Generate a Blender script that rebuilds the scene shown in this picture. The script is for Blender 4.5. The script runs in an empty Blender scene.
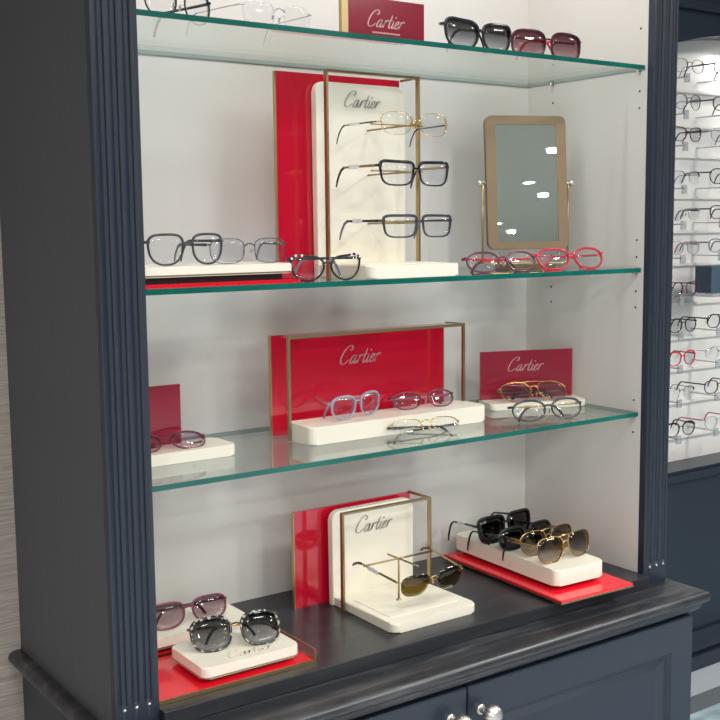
import bpy, bmesh, math, random
from mathutils import Vector, Matrix
random.seed(7)
scn = bpy.context.scene
COL = scn.collection
PI = math.pi
EYE = 1.43                       # height of the level the cabinet heights below are measured from
S1, S2, S3, DK, CT = EYE+.2631, EYE-.1041, EYE-.375, EYE-.6854, EYE-.709   # shelf tops, deck, worktop

# ------------------------------------------------------------------ materials
def new_mat(name):
    m = bpy.data.materials.new(name); m.use_nodes = True
    nt = m.node_tree
    for n in list(nt.nodes): nt.nodes.remove(n)
    out = nt.nodes.new('ShaderNodeOutputMaterial')
    return m, nt, out
def rgb(c): return (c[0], c[1], c[2], 1)
def srgb(r, g, b):
    f = lambda v: (v/255/12.92) if v/255 <= .04045 else ((v/255+.055)/1.055)**2.4
    return (f(r), f(g), f(b))
def pbr(name, col, rough=.5, metal=0, coat=0, bump=None, spec=.5, noise=None):
    """noise = (scale, amount, stretch) value variation; bump = (scale, strength, stretch)"""
    m, nt, out = new_mat(name)
    b = nt.nodes.new('ShaderNodeBsdfPrincipled')
    b.inputs['Base Color'].default_value = rgb(col)
    b.inputs['Roughness'].default_value = rough
    b.inputs['Metallic'].default_value = metal
    b.inputs['Coat Weight'].default_value = coat
    b.inputs['Coat Roughness'].default_value = .05
    b.inputs['Specular IOR Level'].default_value = spec
    nt.links.new(b.outputs[0], out.inputs[0])
    def tex(scale, stretch, detail=4):
        tc = nt.nodes.new('ShaderNodeTexCoord'); mp = nt.nodes.new('ShaderNodeMapping')
        mp.inputs['Scale'].default_value = stretch
        n = nt.nodes.new('ShaderNodeTexNoise'); n.inputs['Scale'].default_value = scale; n.inputs['Detail'].default_value = detail
        nt.links.new(tc.outputs['Object'], mp.inputs['Vector']); nt.links.new(mp.outputs[0], n.inputs['Vector'])
        return n
    if noise:
        n = tex(noise[0], noise[2])
        r = nt.nodes.new('ShaderNodeValToRGB')
        a = noise[1]
        r.color_ramp.elements[0].position = .3; r.color_ramp.elements[1].position = .7
        r.color_ramp.elements[0].color = rgb([c*(1-a) for c in col]); r.color_ramp.elements[1].color = rgb([min(1, c*(1+a)) for c in col])
        nt.links.new(n.outputs['Fac'], r.inputs[0]); nt.links.new(r.outputs[0], b.inputs['Base Color'])
    if bump:
        n = tex(bump[0], bump[2])
        bp = nt.nodes.new('ShaderNodeBump'); bp.inputs['Strength'].default_value = bump[1]; bp.inputs['Distance'].default_value = .002
        nt.links.new(n.outputs['Fac'], bp.inputs['Height']); nt.links.new(bp.outputs[0], b.inputs['Normal'])
    return m
def clear(name, tint=(1, 1, 1), tint2=None, ior=1.5, rough=0.0, gloss=(1, 1, 1), refl=1.0, axis=2, body=0.0, bodycol=(.8, .8, .8)):
    """see-through sheet: tinted transparency under a Fresnel reflection; tint2 = second tint for a graded lens"""
    m, nt, out = new_mat(name)
    t = nt.nodes.new('ShaderNodeBsdfTransparent'); t.inputs[0].default_value = rgb(tint)
    if tint2:
        tc = nt.nodes.new('ShaderNodeTexCoord'); sp = nt.nodes.new('ShaderNodeSeparateXYZ')
        r = nt.nodes.new('ShaderNodeValToRGB')
        r.color_ramp.elements[0].color = rgb(tint2); r.color_ramp.elements[1].color = rgb(tint)
        r.color_ramp.elements[0].position = .1; r.color_ramp.elements[1].position = .85
        nt.links.new(tc.outputs['Generated'], sp.inputs[0]); nt.links.new(sp.outputs[axis], r.inputs[0])
        nt.links.new(r.outputs[0], t.inputs[0])
    src = t
    if body > 0:
        d = nt.nodes.new('ShaderNodeBsdfPrincipled'); d.inputs['Base Color'].default_value = rgb(bodycol); d.inputs['Roughness'].default_value = .2
        mx = nt.nodes.new('ShaderNodeMixShader'); mx.inputs[0].default_value = body
        nt.links.new(t.outputs[0], mx.inputs[1]); nt.links.new(d.outputs[0], mx.inputs[2]); src = mx
    g = nt.nodes.new('ShaderNodeBsdfGlossy'); g.inputs['Roughness'].default_value = rough; g.inputs[0].default_value = rgb(gloss)
    f = nt.nodes.new('ShaderNodeLayerWeight'); f.inputs[0].default_value = .5        # Schlick reflectance from the facing angle
    pw = nt.nodes.new('ShaderNodeMath'); pw.operation = 'POWER'; pw.inputs[1].default_value = 5
    nt.links.new(f.outputs['Facing'], pw.inputs[0])
    f0 = ((ior-1)/(ior+1))**2
    mu = nt.nodes.new('ShaderNodeMath'); mu.operation = 'MULTIPLY_ADD'; mu.inputs[1].default_value = (1-f0)*refl; mu.inputs[2].default_value = f0*refl
    mx = nt.nodes.new('ShaderNodeMixShader')
    nt.links.new(pw.outputs[0], mu.inputs[0]); nt.links.new(mu.outputs[0], mx.inputs[0])
    nt.links.new(src.outputs[0], mx.inputs[1]); nt.links.new(g.outputs[0], mx.inputs[2]); nt.links.new(mx.outputs[0], out.inputs[0])
    return m
def emit(name, col, s):
    m, nt, out = new_mat(name)
    e = nt.nodes.new('ShaderNodeEmission'); e.inputs[0].default_value = rgb(col); e.inputs[1].default_value = s
    nt.links.new(e.outputs[0], out.inputs[0]); return m
def streaky(name, base, light, stretch, scale, lo, hi, rough, wave=0):
    m, nt, out = new_mat(name)
    b = nt.nodes.new('ShaderNodeBsdfPrincipled'); b.inputs['Roughness'].default_value = rough
    nt.links.new(b.outputs[0], out.inputs[0])
    tc = nt.nodes.new('ShaderNodeTexCoord'); mp = nt.nodes.new('ShaderNodeMapping'); mp.inputs['Scale'].default_value = stretch
    n = nt.nodes.new('ShaderNodeTexNoise'); n.inputs['Scale'].default_value = scale; n.inputs['Detail'].default_value = 6; n.inputs['Roughness'].default_value = .62
    n.inputs['Distortion'].default_value = wave
    r = nt.nodes.new('ShaderNodeValToRGB')
    r.color_ramp.elements[0].position = lo; r.color_ramp.elements[1].position = hi
    r.color_ramp.elements[0].color = rgb(base); r.color_ramp.elements[1].color = rgb(light)
    nt.links.new(tc.outputs['Object'], mp.inputs[0]); nt.links.new(mp.outputs[0], n.inputs['Vector'])
    nt.links.new(n.outputs['Fac'], r.inputs[0]); nt.links.new(r.outputs[0], b.inputs['Base Color'])
    bp = nt.nodes.new('ShaderNodeBump'); bp.inputs['Strength'].default_value = .25; bp.inputs['Distance'].default_value = .001
    nt.links.new(n.outputs['Fac'], bp.inputs['Height']); nt.links.new(bp.outputs[0], b.inputs['Normal'])
    return m

M = {}
NAVY = srgb(34, 43, 56)
M['navy'] = pbr('navy_paint', NAVY, .38, bump=(60, .12, (6, 6, .4)))
M['navy_smooth'] = pbr('navy_satin_paint', NAVY, .32)
M['slate'] = pbr('slate_blue_paint', srgb(70, 88, 104), .4)
M['navy_side_lit'] = pbr('navy_paint_side_light', srgb(74, 76, 82), .5, bump=(40, .2, (8, 8, .35)), noise=(30, .06, (8, 8, .3)))  # same navy paint; the paler light on the sides is put into its colour
M['black_wood'] = streaky('black_grained_wood', srgb(36, 38, 43), srgb(98, 98, 101), (1.0, 13, 13), 2.6, .5, .84, .33, 1.2)
M['deck_wood'] = streaky('dark_deck_wood', srgb(34, 37, 43), srgb(58, 60, 64), (1.2, 16, 10), 3.0, .45, .8, .33, .6)
M['melamine'] = pbr('white_melamine', srgb(213, 210, 207), .55)
M['white'] = pbr('cream_lacquer', srgb(238, 232, 216), .28)
M['white_text'] = pbr('pressed_cream', srgb(221, 212, 193), .35)
M['red'] = pbr('red_lacquer', srgb(188, 14, 44), .07, coat=.6)
M['red_bright'] = pbr('bright_red_acrylic', srgb(228, 24, 44), .18, coat=.4)
M['maroon'] = pbr('maroon_lacquer', srgb(140, 24, 48), .12, coat=.4)
M['gold'] = pbr('brushed_gold', srgb(186, 164, 122), .3, metal=1)
M['gold_dark'] = pbr('antique_gold', srgb(168, 148, 112), .35, metal=1)
M['bronze'] = pbr('bronze_frame', srgb(128, 110, 88), .36, metal=.6)
M['bright_gold'] = pbr('polished_gold', srgb(222, 184, 112), .15, metal=1)
M['silver'] = pbr('polished_silver', srgb(205, 205, 205), .18, metal=1)
M['nickel'] = pbr('satin_nickel', srgb(214, 210, 204), .4, metal=1)
M['gun'] = pbr('gunmetal', srgb(96, 98, 106), .25, metal=1)
M['letter_grey'] = pbr('grey_lettering', srgb(166, 158, 150), .45)
M['letter_silver'] = pbr('silver_lettering', srgb(198, 148, 150), .35, metal=.3)
M['letter_pink'] = pbr('pink_lettering', srgb(220, 170, 170), .5)
M['letter_white'] = pbr('pale_lettering', srgb(220, 226, 230), .5)
M['mirror'] = pbr('mirror_silvering', (.60, .63, .59), .0, metal=1)
M['glass_face'] = clear('shelf_glass', (.925, .972, .952), ior=1.45)
M['glass_edge'] = pbr('green_glass_edge', srgb(18, 96, 86), .12, noise=(6, .3, (1, 1, 1)))
M['acrylic'] = clear('clear_acrylic', (.97, .97, .97), ior=1.4)
M['acrylic_grey'] = clear('frosted_acrylic', (.8, .82, .84), ior=1.45, body=.3, bodycol=(.55, .57, .6))
M['dark'] = pbr('black_hole', (.012, .012, .012), .6)
M['tag'] = pbr('white_price_tag', (.85, .85, .84), .5)
# lenses
M['lens'] = clear('clear_lens', (.978, .98, .982), ior=1.42, gloss=(.86, .9, 1))
M['lens_blue'] = clear('coated_lens', (.965, .968, .985), ior=1.55, gloss=(.75, .82, 1))
M['lens_grey'] = clear('graded_grey_lens', (.20, .205, .22), (.74, .75, .77), ior=1.55)
M['lens_black'] = clear('black_lens', (.045, .045, .05), (.13, .13, .14), ior=1.55)
M['lens_brown'] = clear('brown_lens', (.36, .31, .30), (.78, .71, .67), ior=1.55)
M['lens_plum'] = clear('plum_lens', (.52, .40, .46), (.88, .80, .84), ior=1.55)
M['lens_wine'] = clear('wine_lens', (.36, .22, .25), (.75, .6, .64), ior=1.55)
M['lens_olive'] = clear('olive_lens', (.30, .24, .05), (.42, .34, .08), ior=1.5)
M['lens_smoke'] = clear('smoke_lens', (.10, .11, .11), (.16, .17, .17), ior=1.5)
M['lens_violet'] = clear('violet_lens', (.80, .68, .78), (.9, .84, .88), ior=1.6)
# acetates
M['ac_black'] = pbr('black_acetate', (.012, .012, .014), .15)
M['ac_dkgrey'] = pbr('dark_grey_acetate', srgb(56, 57, 61), .2)
M['ac_grey'] = pbr('grey_acetate', srgb(112, 116, 128), .2)
M['ac_bluegrey'] = pbr('blue_grey_acetate', srgb(128, 134, 154), .15)
M['ac_plum'] = pbr('plum_acetate', srgb(110, 54, 72), .15)
M['ac_wine'] = pbr('wine_acetate', srgb(96, 34, 50), .15)
M['ac_burg'] = pbr('burgundy_acetate', srgb(72, 30, 42), .15)
M['ac_red'] = pbr('red_acetate', srgb(214, 44, 66), .15)
M['ac_pink'] = pbr('raspberry_acetate', srgb(206, 66, 96), .15)
M['ac_rose'] = pbr('rose_acetate', srgb(190, 96, 112), .15)
M['ac_horn'] = pbr('brown_horn', srgb(104, 72, 58), .2, noise=(60, .5, (1, 1, 1)))
M['ac_lilac'] = clear('lilac_clear_acetate', (.8, .8, .88), ior=1.5, body=.5, bodycol=(.45, .46, .58))
M['ac_clear'] = clear('clear_acetate', (.82, .83, .86), ior=1.5, body=.25, bodycol=(.75, .75, .78))
def speckled():
    m, nt, out = new_mat('speckled_acetate')
    b = nt.nodes.new('ShaderNodeBsdfPrincipled'); b.inputs['Roughness'].default_value = .15
    tc = nt.nodes.new('ShaderNodeTexCoord'); v = nt.nodes.new('ShaderNodeTexVoronoi'); v.inputs['Scale'].default_value = 260
    r = nt.nodes.new('ShaderNodeValToRGB'); r.color_ramp.interpolation = 'CONSTANT'
    r.color_ramp.elements[0].color = (.015, .014, .016, 1); r.color_ramp.elements[1].position = .80; r.color_ramp.elements[1].color = (.36, .34, .31, 1)
    sp = nt.nodes.new('ShaderNodeSeparateColor')
    nt.links.new(tc.outputs['Object'], v.inputs['Vector']); nt.links.new(v.outputs['Color'], sp.inputs[0])
    nt.links.new(sp.outputs[0], r.inputs[0]); nt.links.new(r.outputs[0], b.inputs['Base Color']); nt.links.new(b.outputs[0], out.inputs[0])
    return m
M['ac_speckle'] = speckled()
def wallpaper():
    m, nt, out = new_mat('grasscloth_wallpaper')
    b = nt.nodes.new('ShaderNodeBsdfPrincipled'); b.inputs['Roughness'].default_value = .75
    tc = nt.nodes.new('ShaderNodeTexCoord'); mp = nt.nodes.new('ShaderNodeMapping'); mp.inputs['Scale'].default_value = (9, 9, 330)
    n = nt.nodes.new('ShaderNodeTexNoise'); n.inputs['Scale'].default_value = 1.6; n.inputs['Detail'].default_value = 5
    r = nt.nodes.new('ShaderNodeValToRGB')
    r.color_ramp.elements[0].position = .33; r.color_ramp.elements[1].position = .68
    r.color_ramp.elements[0].color = rgb(srgb(146, 136, 128)); r.color_ramp.elements[1].color = rgb(srgb(182, 172, 163))
    nt.links.new(tc.outputs['Object'], mp.inputs[0]); nt.links.new(mp.outputs[0], n.inputs['Vector']); nt.links.new(n.outputs['Fac'], r.inputs[0])
    nt.links.new(r.outputs[0], b.inputs['Base Color'])
    bp = nt.nodes.new('ShaderNodeBump'); bp.inputs['Strength'].default_value = .5; bp.inputs['Distance'].default_value = .002
    nt.links.new(n.outputs['Fac'], bp.inputs['Height']); nt.links.new(bp.outputs[0], b.inputs['Normal']); nt.links.new(b.outputs[0], out.inputs[0])
    return m
M['wallpaper'] = wallpaper()
M['wall'] = pbr('pale_wall_paint', srgb(205, 203, 198), .8)
M['ceiling'] = pbr('ceiling_paint', srgb(168, 170, 162), .85)
M['floor'] = pbr('pale_floor_vinyl', srgb(180, 187, 194), .35, noise=(3, .06, (1, 1, 1)))
M['rug_edge'] = pbr('rug_border', srgb(96, 102, 108), .9, bump=(300, .5, (1, 1, 1)))
M['rug'] = pbr('rug_field', srgb(150, 172, 178), .9, noise=(9, .32, (1, 3, 1)), bump=(300, .5, (1, 1, 1)))
M['rack'] = pbr('white_rack_panel', srgb(226, 224, 220), .45)
M['lamp'] = emit('lamp_diffuser', (1, .98, .94), 14)
M['panel'] = emit('fill_panel_diffuser', (1, .98, .95), 3)  # glow of the added fill panels
M['led'] = emit('led_diffuser', (1, .95, .88), 6)

# ------------------------------------------------------------------ mesh builder
class MB:
    def __init__(s): s.v = []; s.f = []; s.mi = []; s.sm = []
    def add(s, verts, faces, mi=0, smooth=False):
        o = len(s.v); s.v += [tuple(p) for p in verts]
        for f in faces: s.f.append(tuple(i+o for i in f)); s.mi.append(mi); s.sm.append(smooth)
    def box(s, x0, x1, y0, y1, z0, z1, bevel=0, mi=0, seg=2, only=None):
        bm = bmesh.new(); bmesh.ops.create_cube(bm, size=1)
        for v in bm.verts: v.co = Vector(((x0+x1)/2+v.co.x*(x1-x0), (y0+y1)/2+v.co.y*(y1-y0), (z0+z1)/2+v.co.z*(z1-z0)))
        if bevel > 0: bmesh.ops.bevel(bm, geom=bm.edges[:], offset=bevel, segments=seg, profile=.5, affect='EDGES')
        s.bm(bm, mi, smooth=False)
    def bm(s, bm, mi=0, smooth=False):
        bm.verts.index_update()
        s.add([v.co[:] for v in bm.verts], [[v.index for v in f.verts] for f in bm.faces], mi, smooth); bm.free()
    def prism(s, pts, a, b, axis='y', mi=0, bevel=0, seg=2):
        """outline pts (u, v) extruded a..b along axis; bevel rounds the two rims"""
        bm = bmesh.new()
        mk = {'y': lambda u, v, w: (u, w, v), 'z': lambda u, v, w: (u, v, w), 'x': lambda u, v, w: (w, u, v)}[axis]
        lo = [bm.verts.new(mk(u, v, a)) for u, v in pts]; hi = [bm.verts.new(mk(u, v, b)) for u, v in pts]
        n = len(pts)
        f1 = bm.faces.new(lo); f2 = bm.faces.new(hi[::-1])
        for i in range(n): bm.faces.new((lo[i], hi[i], hi[(i+1) % n], lo[(i+1) % n]))
        if bevel > 0:
            ed = list(set(list(f1.edges)+list(f2.edges)))
            bmesh.ops.bevel(bm, geom=ed, offset=bevel, segments=seg, profile=.5, affect='EDGES')
        bmesh.ops.recalc_face_normals(bm, faces=bm.faces[:])
        s.bm(bm, mi)
    def sweep(s, path, section, up=(0, 0, 1), closed=False, mi=0, smooth=True, scale=None, caps=True):
        P = [Vector(p) for p in path]; n = len(P); m = len(section); vs = []
        up = Vector(up)
        for i in range(n):
            if closed: t = P[(i+1) % n]-P[i-1]
            else: t = P[min(i+1, n-1)]-P[max(i-1, 0)]
            t.normalize(); u = up if not callable(scale) else up
            sd = t.cross(u)
            if sd.length < 1e-4: sd = t.cross(Vector((1, 0, .01)))
            sd.normalize(); w = sd.cross(t)
            k = scale[i] if scale else 1
            for a, b in section: vs.append(P[i]+sd*a*k+w*b*k)
        fs = []
        for i in range(n if closed else n-1):
            j = (i+1) % n
            for q in range(m): fs.append((i*m+q, i*m+(q+1) % m, j*m+(q+1) % m, j*m+q))
        s.add(vs, fs, mi, smooth)
        if not closed and caps:
            s.add(vs[:m], [tuple(range(m))[::-1]], mi); s.add(vs[-m:], [tuple(range(m))], mi)
    def tube(s, path, r, k=8, **kw): s.sweep(path, [(r*math.cos(2*PI*i/k), r*math.sin(2*PI*i/k)) for i in range(k)], **kw)
    def lathe(s, prof, axis='z', c=(0, 0, 0), k=24, mi=0, ribs=0, amp=0, smooth=True):
        vs = []; fs = []
        for r, h in prof:
            for i in range(k):
                a = 2*PI*i/k; q = r*(1+amp*math.cos(ribs*a)) if ribs else r
                u, v = q*math.cos(a), q*math.sin(a)
                vs.append({'z': (c[0]+u, c[1]+v, c[2]+h), 'y': (c[0]+u, c[1]+h, c[2]+v), 'x': (c[0]+h, c[1]+u, c[2]+v)}[axis])
        for j in range(len(prof)-1):
            for i in range(k): fs.append((j*k+i, j*k+(i+1) % k, (j+1)*k+(i+1) % k, (j+1)*k+i))
        s.add(vs, fs, mi, smooth)
    def quad(s, a, b, c, d, mi=0): s.add([a, b, c, d], [(0, 1, 2, 3)], mi)
    def build(s, name, mats, parent=None, recalc=True):
        me = bpy.data.meshes.new(name); me.from_pydata(s.v, [], s.f)
        if not isinstance(mats, (list, tuple)): mats = [mats]
        for m in mats: me.materials.append(m if not isinstance(m, str) else M[m])
        for p, mi, sm in zip(me.polygons, s.mi, s.sm): p.material_index = mi; p.use_smooth = sm
        if recalc:
            bm = bmesh.new(); bm.from_mesh(me); bmesh.ops.remove_doubles(bm, verts=bm.verts, dist=1e-6)
            bmesh.ops.recalc_face_normals(bm, faces=bm.faces); bm.to_mesh(me); bm.free()
        me.update()
        o = bpy.data.objects.new(name, me); COL.objects.link(o)
        if parent: o.parent = parent
        return o
def tag(o, label=None, cat=None, group=None, kind=None):
    if label: o['label'] = label
    if cat: o['category'] = cat
    if group: o['group'] = group
    if kind: o['kind'] = kind
    return o
def thing(name, label, cat, loc=(0, 0, 0), rz=0, rx=0, group=None):
    o = bpy.data.objects.new(name, None); o.empty_display_size = .02; COL.objects.link(o)
    o.location = loc; o.rotation_euler = (rx, 0, rz)
    return tag(o, label, cat, group)
def bx(name, mat, parent, *a, **k):
    b = MB(); b.box(*a, **k); return b.build(name, mat, parent)
def struct(name, mat, *a, **k): return tag(bx(name, mat, None, *a, **k), kind='structure')
def rrect(x0, x1, z0, z1, r, corners='abcd', n=8):
    """rounded outline; corners a=lower left, b=lower right, c=upper right, d=upper left"""
    pts = []
    for ch, cx, cz, a0 in (('a', x0+r, z0+r, PI), ('b', x1-r, z0+r, 1.5*PI), ('c', x1-r, z1-r, 0), ('d', x0+r, z1-r, .5*PI)):
        if ch in corners: pts += [(cx+r*math.cos(a0+i*PI/2/n), cz+r*math.sin(a0+i*PI/2/n)) for i in range(n+1)]
        else: pts.append({'a': (x0, z0), 'b': (x1, z0), 'c': (x1, z1), 'd': (x0, z1)}[ch])
    return pts

# ------------------------------------------------------------------ script lettering
STROKES = [
    [(1.42, 1.62), (1.50, 1.92), (1.34, 2.18), (1.02, 2.22), (.66, 2.0), (.36, 1.55), (.18, 1.0), (.16, .48), (.34, .1), (.68, .0), (1.05, .16), (1.36, .5)],
    [(1.20, 1.78), (1.32, 1.66), (1.43, 1.66)],
    [(2.32, .82), (2.18, 1.0), (1.92, .92), (1.70, .58), (1.64, .2), (1.78, .0), (2.02, .12), (2.22, .5), (2.36, .98)],
    [(2.38, 1.0), (2.30, .55), (2.28, .15), (2.40, .0), (2.62, .18), (2.84, .6)],
    [(2.88, 1.02), (2.86, .6), (2.78, .0)],
    [(2.80, .3), (2.96, .74), (3.16, 1.0), (3.36, 1.0), (3.42, .84)],
    [(3.80, 1.75), (3.72, 1.1), (3.62, .4), (3.66, .06), (3.82, .02), (4.04, .28)],
    [(3.46, 1.0), (3.72, 1.03), (4.06, 1.06)],
    [(4.28, 1.0), (4.20, .5), (4.18, .12), (4.30, .0), (4.50, .16), (4.66, .42)],
    [(4.36, 1.46), (4.42, 1.54), (4.48, 1.46), (4.40, 1.40)],
    [(4.70, .42), (4.96, .56), (5.12, .8), (5.06, .99), (4.86, .96), (4.70, .66), (4.66, .26), (4.82, .0), (5.06, .08), (5.30, .4)],
    [(5.50, 1.02), (5.48, .6), (5.40, .0)],
    [(5.42, .3), (5.58, .74), (5.78, 1.0), (5.98, 1.0), (6.04, .84)],
]
def lettering(parent, mat, x, y, z, width, bold=1.0, axis='y', name='lettering', slope=0):
    """script name, lower left corner at (x, z) on the plane y (axis y) or flat on a top (axis z)"""
    k = width/6.75; b = MB()
    for st in STROKES:
        P = []
        st = [(st[0][0]*2-st[1][0], st[0][1]*2-st[1][1])]+st+[(st[-1][0]*2-st[-2][0], st[-1][1]*2-st[-2][1])]
        for i in range(1, len(st)-2):
            p0, p1, p2, p3 = st[i-1:i+3]
            for q in range(6):
                t = q/6
                P.append(tuple(.5*(2*p1[c]+(p2[c]-p0[c])*t+(2*p0[c]-5*p1[c]+4*p2[c]-p3[c])*t*t+(-p0[c]+3*p1[c]-3*p2[c]+p3[c])*t**3) for c in (0, 1)))
        P.append(st[-2])
        L = []; R = []
        n = len(P)
        for i in range(n):
            d = Vector(P[min(i+1, n-1)])-Vector(P[max(i-1, 0)])
            if d.length < 1e-6: d = Vector((1, 0))
            d.normalize()
            w = (.055+.095*max(0, abs(d.y)-.35))*bold*(.5+.5*min(1, min(i, n-1-i)/4))
            nx, ny = -d.y*w, d.x*w
            for lst, sg in ((L, 1), (R, -1)):
                u, v = P[i][0]+sg*nx, P[i][1]+sg*ny
                lst.append(((u+.36*v)*k, v*k))
        vs = []; fs = []
        th = .0005
        for dep in (0, -th):
            for lst in (L, R):
                for u, v in lst:
                    vs.append((x+u, y+dep, z+v) if axis == 'y' else (x+u, y+v, z-dep))
        for i in range(n-1):
            fs += [(i, i+1, n+i+1, n+i), (2*n+i, 3*n+i, 3*n+i+1, 2*n+i+1), (i, 2*n+i, 2*n+i+1, i+1), (n+i, n+i+1, 3*n+i+1, 3*n+i)]
        fs += [(0, n, 3*n, 2*n), (n-1, 3*n-1, 4*n-1, 2*n-1)]
        b.add(vs, fs)
    return b.build(name, mat, parent)

# ------------------------------------------------------------------ spectacles
def sg(v): return 1 if v >= 0 else -1
def lens_outline(a, b, nt=2.6, nb=2.3, taper=0, cat=0, av=0, N=32):
    """right-hand lens, +x = temple side"""
    out = []
    for i in range(N):
        t = 2*PI*(i+.5)/N; c, s = math.cos(t), math.sin(t); n = nt if s >= 0 else nb
        x = a*sg(c)*abs(c)**(2/n); z = b*sg(s)*abs(s)**(2/n)
        x *= 1+taper*z/b
        z += cat*max(0, x/a)**1.5*(.5+.5*z/b)
        if x < 0 and z < 0: x *= 1-av*abs(z/b)
        out.append((x, z))
    return out
def glasses(label, loc, rz=0, name='eyeglasses', cat='glasses', group=None, a=.026, b=.019, gap=.018, nt=2.6, nb=2.3, taper=.06, catl=0, av=0,
            rim='full', rw=.003, rd=.0035, wrap=.005, frame='ac_black', temple='ac_black', tip=None, lens='lens', bridge='acetate', zb=.35, zt=.55,
            L=.132, drop=None, th=.0038, tw=.0020, fold=None, tilt=0, pads=False, tags=(), topthick=.3, N=32, roll=0, splay=.006, rim_mat2=None, studs=None, parts=True):
    root = thing(name, label, cat, loc, math.radians(rz), math.radians(tilt), group)
    if roll: root.rotation_euler.y = math.radians(roll)
    rw *= .64; rd *= .8; a += .0010; b += .0006
    zc = b+(rw if rim == 'full' else .001)
    cx = gap/2+a; hw = cx+a+.004
    ol = lens_outline(a, b, nt, nb, taper, catl, av, N)
    ext = max(p[0] for p in ol)
    hw = cx+ext+rw*.6
    zh = zc+b*zt+catl*.6
    yw = lambda x: wrap*(abs(x)/hw)**2
    fr = MB()
    nrm = []
    for i in range(N):
        d = Vector((ol[(i+1) % N][0]-ol[i-1][0], ol[(i+1) % N][1]-ol[i-1][1])); d.normalize(); nrm.append((d.y, -d.x))
    sec = [(-.12, -.55), (.15, -1), (.85, -1), (1.05, -.6), (1.05, .6), (.85, 1), (.15, 1), (-.12, .55)]
    for s in (-1, 1):
        if rim in ('full', 'half', 'thin'):
            idx = list(range(N)) if rim != 'half' else [i for i in range(N) if ol[i][1] > -b*.15]
            vs = []
            for i in idx:
                w = rw*(1+topthick*max(0, ol[i][1]/b))
                for o, q in sec:
                    x = ol[i][0]+nrm[i][0]*o*w; z = ol[i][1]+nrm[i][1]*o*w
                    X = s*(cx+x); vs.append((X, yw(X)+q*rd/2, zc+z))
            m = len(sec); n = len(idx); fs = []
            for i in range(n if rim != 'half' else n-1):
                j = (i+1) % n
                for q in range(m): fs.append((i*m+q, i*m+(q+1) % m, j*m+(q+1) % m, j*m+q))
            if rim == 'half': fs += [tuple(range(m)), tuple(range((n-1)*m, n*m))]
            fr.add(vs, fs, 0, True)
        # end piece that carries the hinge
        ew = .0022 if bridge == 'acetate' else .0012
        i0 = min(range(N), key=lambda i: abs(ol[i][1]-(zh-zc))+(100 if ol[i][0] < 0 else 0))
        xe = cx+ol[i0][0]
        fr.tube([(s*(xe-.001), yw(xe), zh), (s*(hw+.001), yw(hw), zh), (s*(hw+.0025), yw(hw)+.003, zh), (s*(hw+.003), yw(hw)+.008, zh)], ew, 8)
    # bridge
    inner = min(range(N), key=lambda i: abs(ol[i][1]-b*zb)+(100 if ol[i][0] > 0 else 0))
    xi = cx+ol[inner][0]
    arch = .003 if bridge == 'acetate' else .0045
    br = rw*.75 if bridge == 'acetate' else .0011
    e = br*.5
    pts = [((-1+2*t/8)*(xi+e), yw(0)-(.001 if bridge != 'acetate' else 0), zc+b*zb+arch*(1-((-1+2*t/8))**2)) for t in range(9)]
    fr.tube(pts, br, 8)
    if bridge == 'double':
        x2 = cx-a*.55; zz = zc+b*.93
        fr.tube([(-x2, -.001, zz), (-x2*.4, -.0018, zz+.0015), (x2*.4, -.0018, zz+.0015), (x2, -.001, zz)], .0011, 8)
    fo = fr.build('frame_front', frame, root)
    # lenses
    for s in (-1, 1):
        lb = MB(); vs = []; fs = []
        k = .985 if rim != 'none' else 1.0
        rings = (1, .66, .33)
        for side in (0, 1):
            for f in rings:
                for x, z in ol:
                    X = s*(cx+x*k*f); vs.append((X, yw(X)-.0016*(1-f*f)+side*.0011, zc+z*k*f))
            X = s*cx; vs.append((X, yw(X)-.0016+side*.0011, zc))
        per = len(rings)*N+1
        for side in (0, 1):
            o = side*per
            for r_ in range(len(rings)-1):
                for i in range(N): fs.append((o+r_*N+i, o+r_*N+(i+1) % N, o+(r_+1)*N+(i+1) % N, o+(r_+1)*N+i))
            for i in range(N): fs.append((o+2*N+i, o+2*N+(i+1) % N, o+per-1))
        for i in range(N): fs.append((i, (i+1) % N, per+(i+1) % N, per+i))
        lb.add(vs, fs, 0, True); lb.build('lens', lens, root)
    # nose pads
    if pads:
        for s in (-1, 1):
            pb = MB(); x0 = s*(xi+.001)
            pb.tube([(x0, .001, zc+b*.1), (s*(xi-.0005), .006, zc+b*.05), (s*(xi-.002), .0075, zc-b*.1)], .0005, 6)
            bm = bmesh.new(); bmesh.ops.create_uvsphere(bm, u_segments=10, v_segments=6, radius=1)
            for v in bm.verts: v.co = Vector((s*(xi-.0032)+v.co.x*.0011, .0078+v.co.y*.0028, zc-b*.12+v.co.z*.0052))
            pb.bm(bm, 0, True); pb.build('nose_pad', 'silver' if frame not in ('bright_gold', 'gold') else 'bright_gold', root)
    # temples
    if drop is None: drop = zh-.0022
    for s in (-1, 1):
        h0 = yw(hw)+.007
        def pos(d, h):
            if fold is not None:
                ang = math.radians(fold[0 if s < 0 else 1])
                off = .004 if s < 0 else .0085
                lx = s*(hw+.003)
                return (lx+s*(splay*(d/L))*math.cos(ang)-s*d*math.sin(ang), h0+d*math.cos(ang)+off*math.sin(ang), zh+h)
            return (s*(hw+.003+splay*(1-(1-d/L)**2)), h0+d, zh+h)
        bend = .74
        prof = []
        for q in range(15):
            u = q/14; d = L*u
            h = 0 if u < bend else -drop*((u-bend)/(1-bend))**1.15
            if u > bend: d = L*(bend+(u-bend)*(1-.35*(u-bend)/(1-bend)))
            prof.append(pos(d, h))
        sec2 = [(tw*.5*math.cos(2*PI*i/8+PI/8)*1.08, th*.5*math.sin(2*PI*i/8+PI/8)*1.08) for i in range(8)]
        cut = 10
        sc_ = [1.15-.25*i/cut for i in range(cut+1)]; se_ = [1.2]*(len(prof)-cut-2)+[.9]
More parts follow.
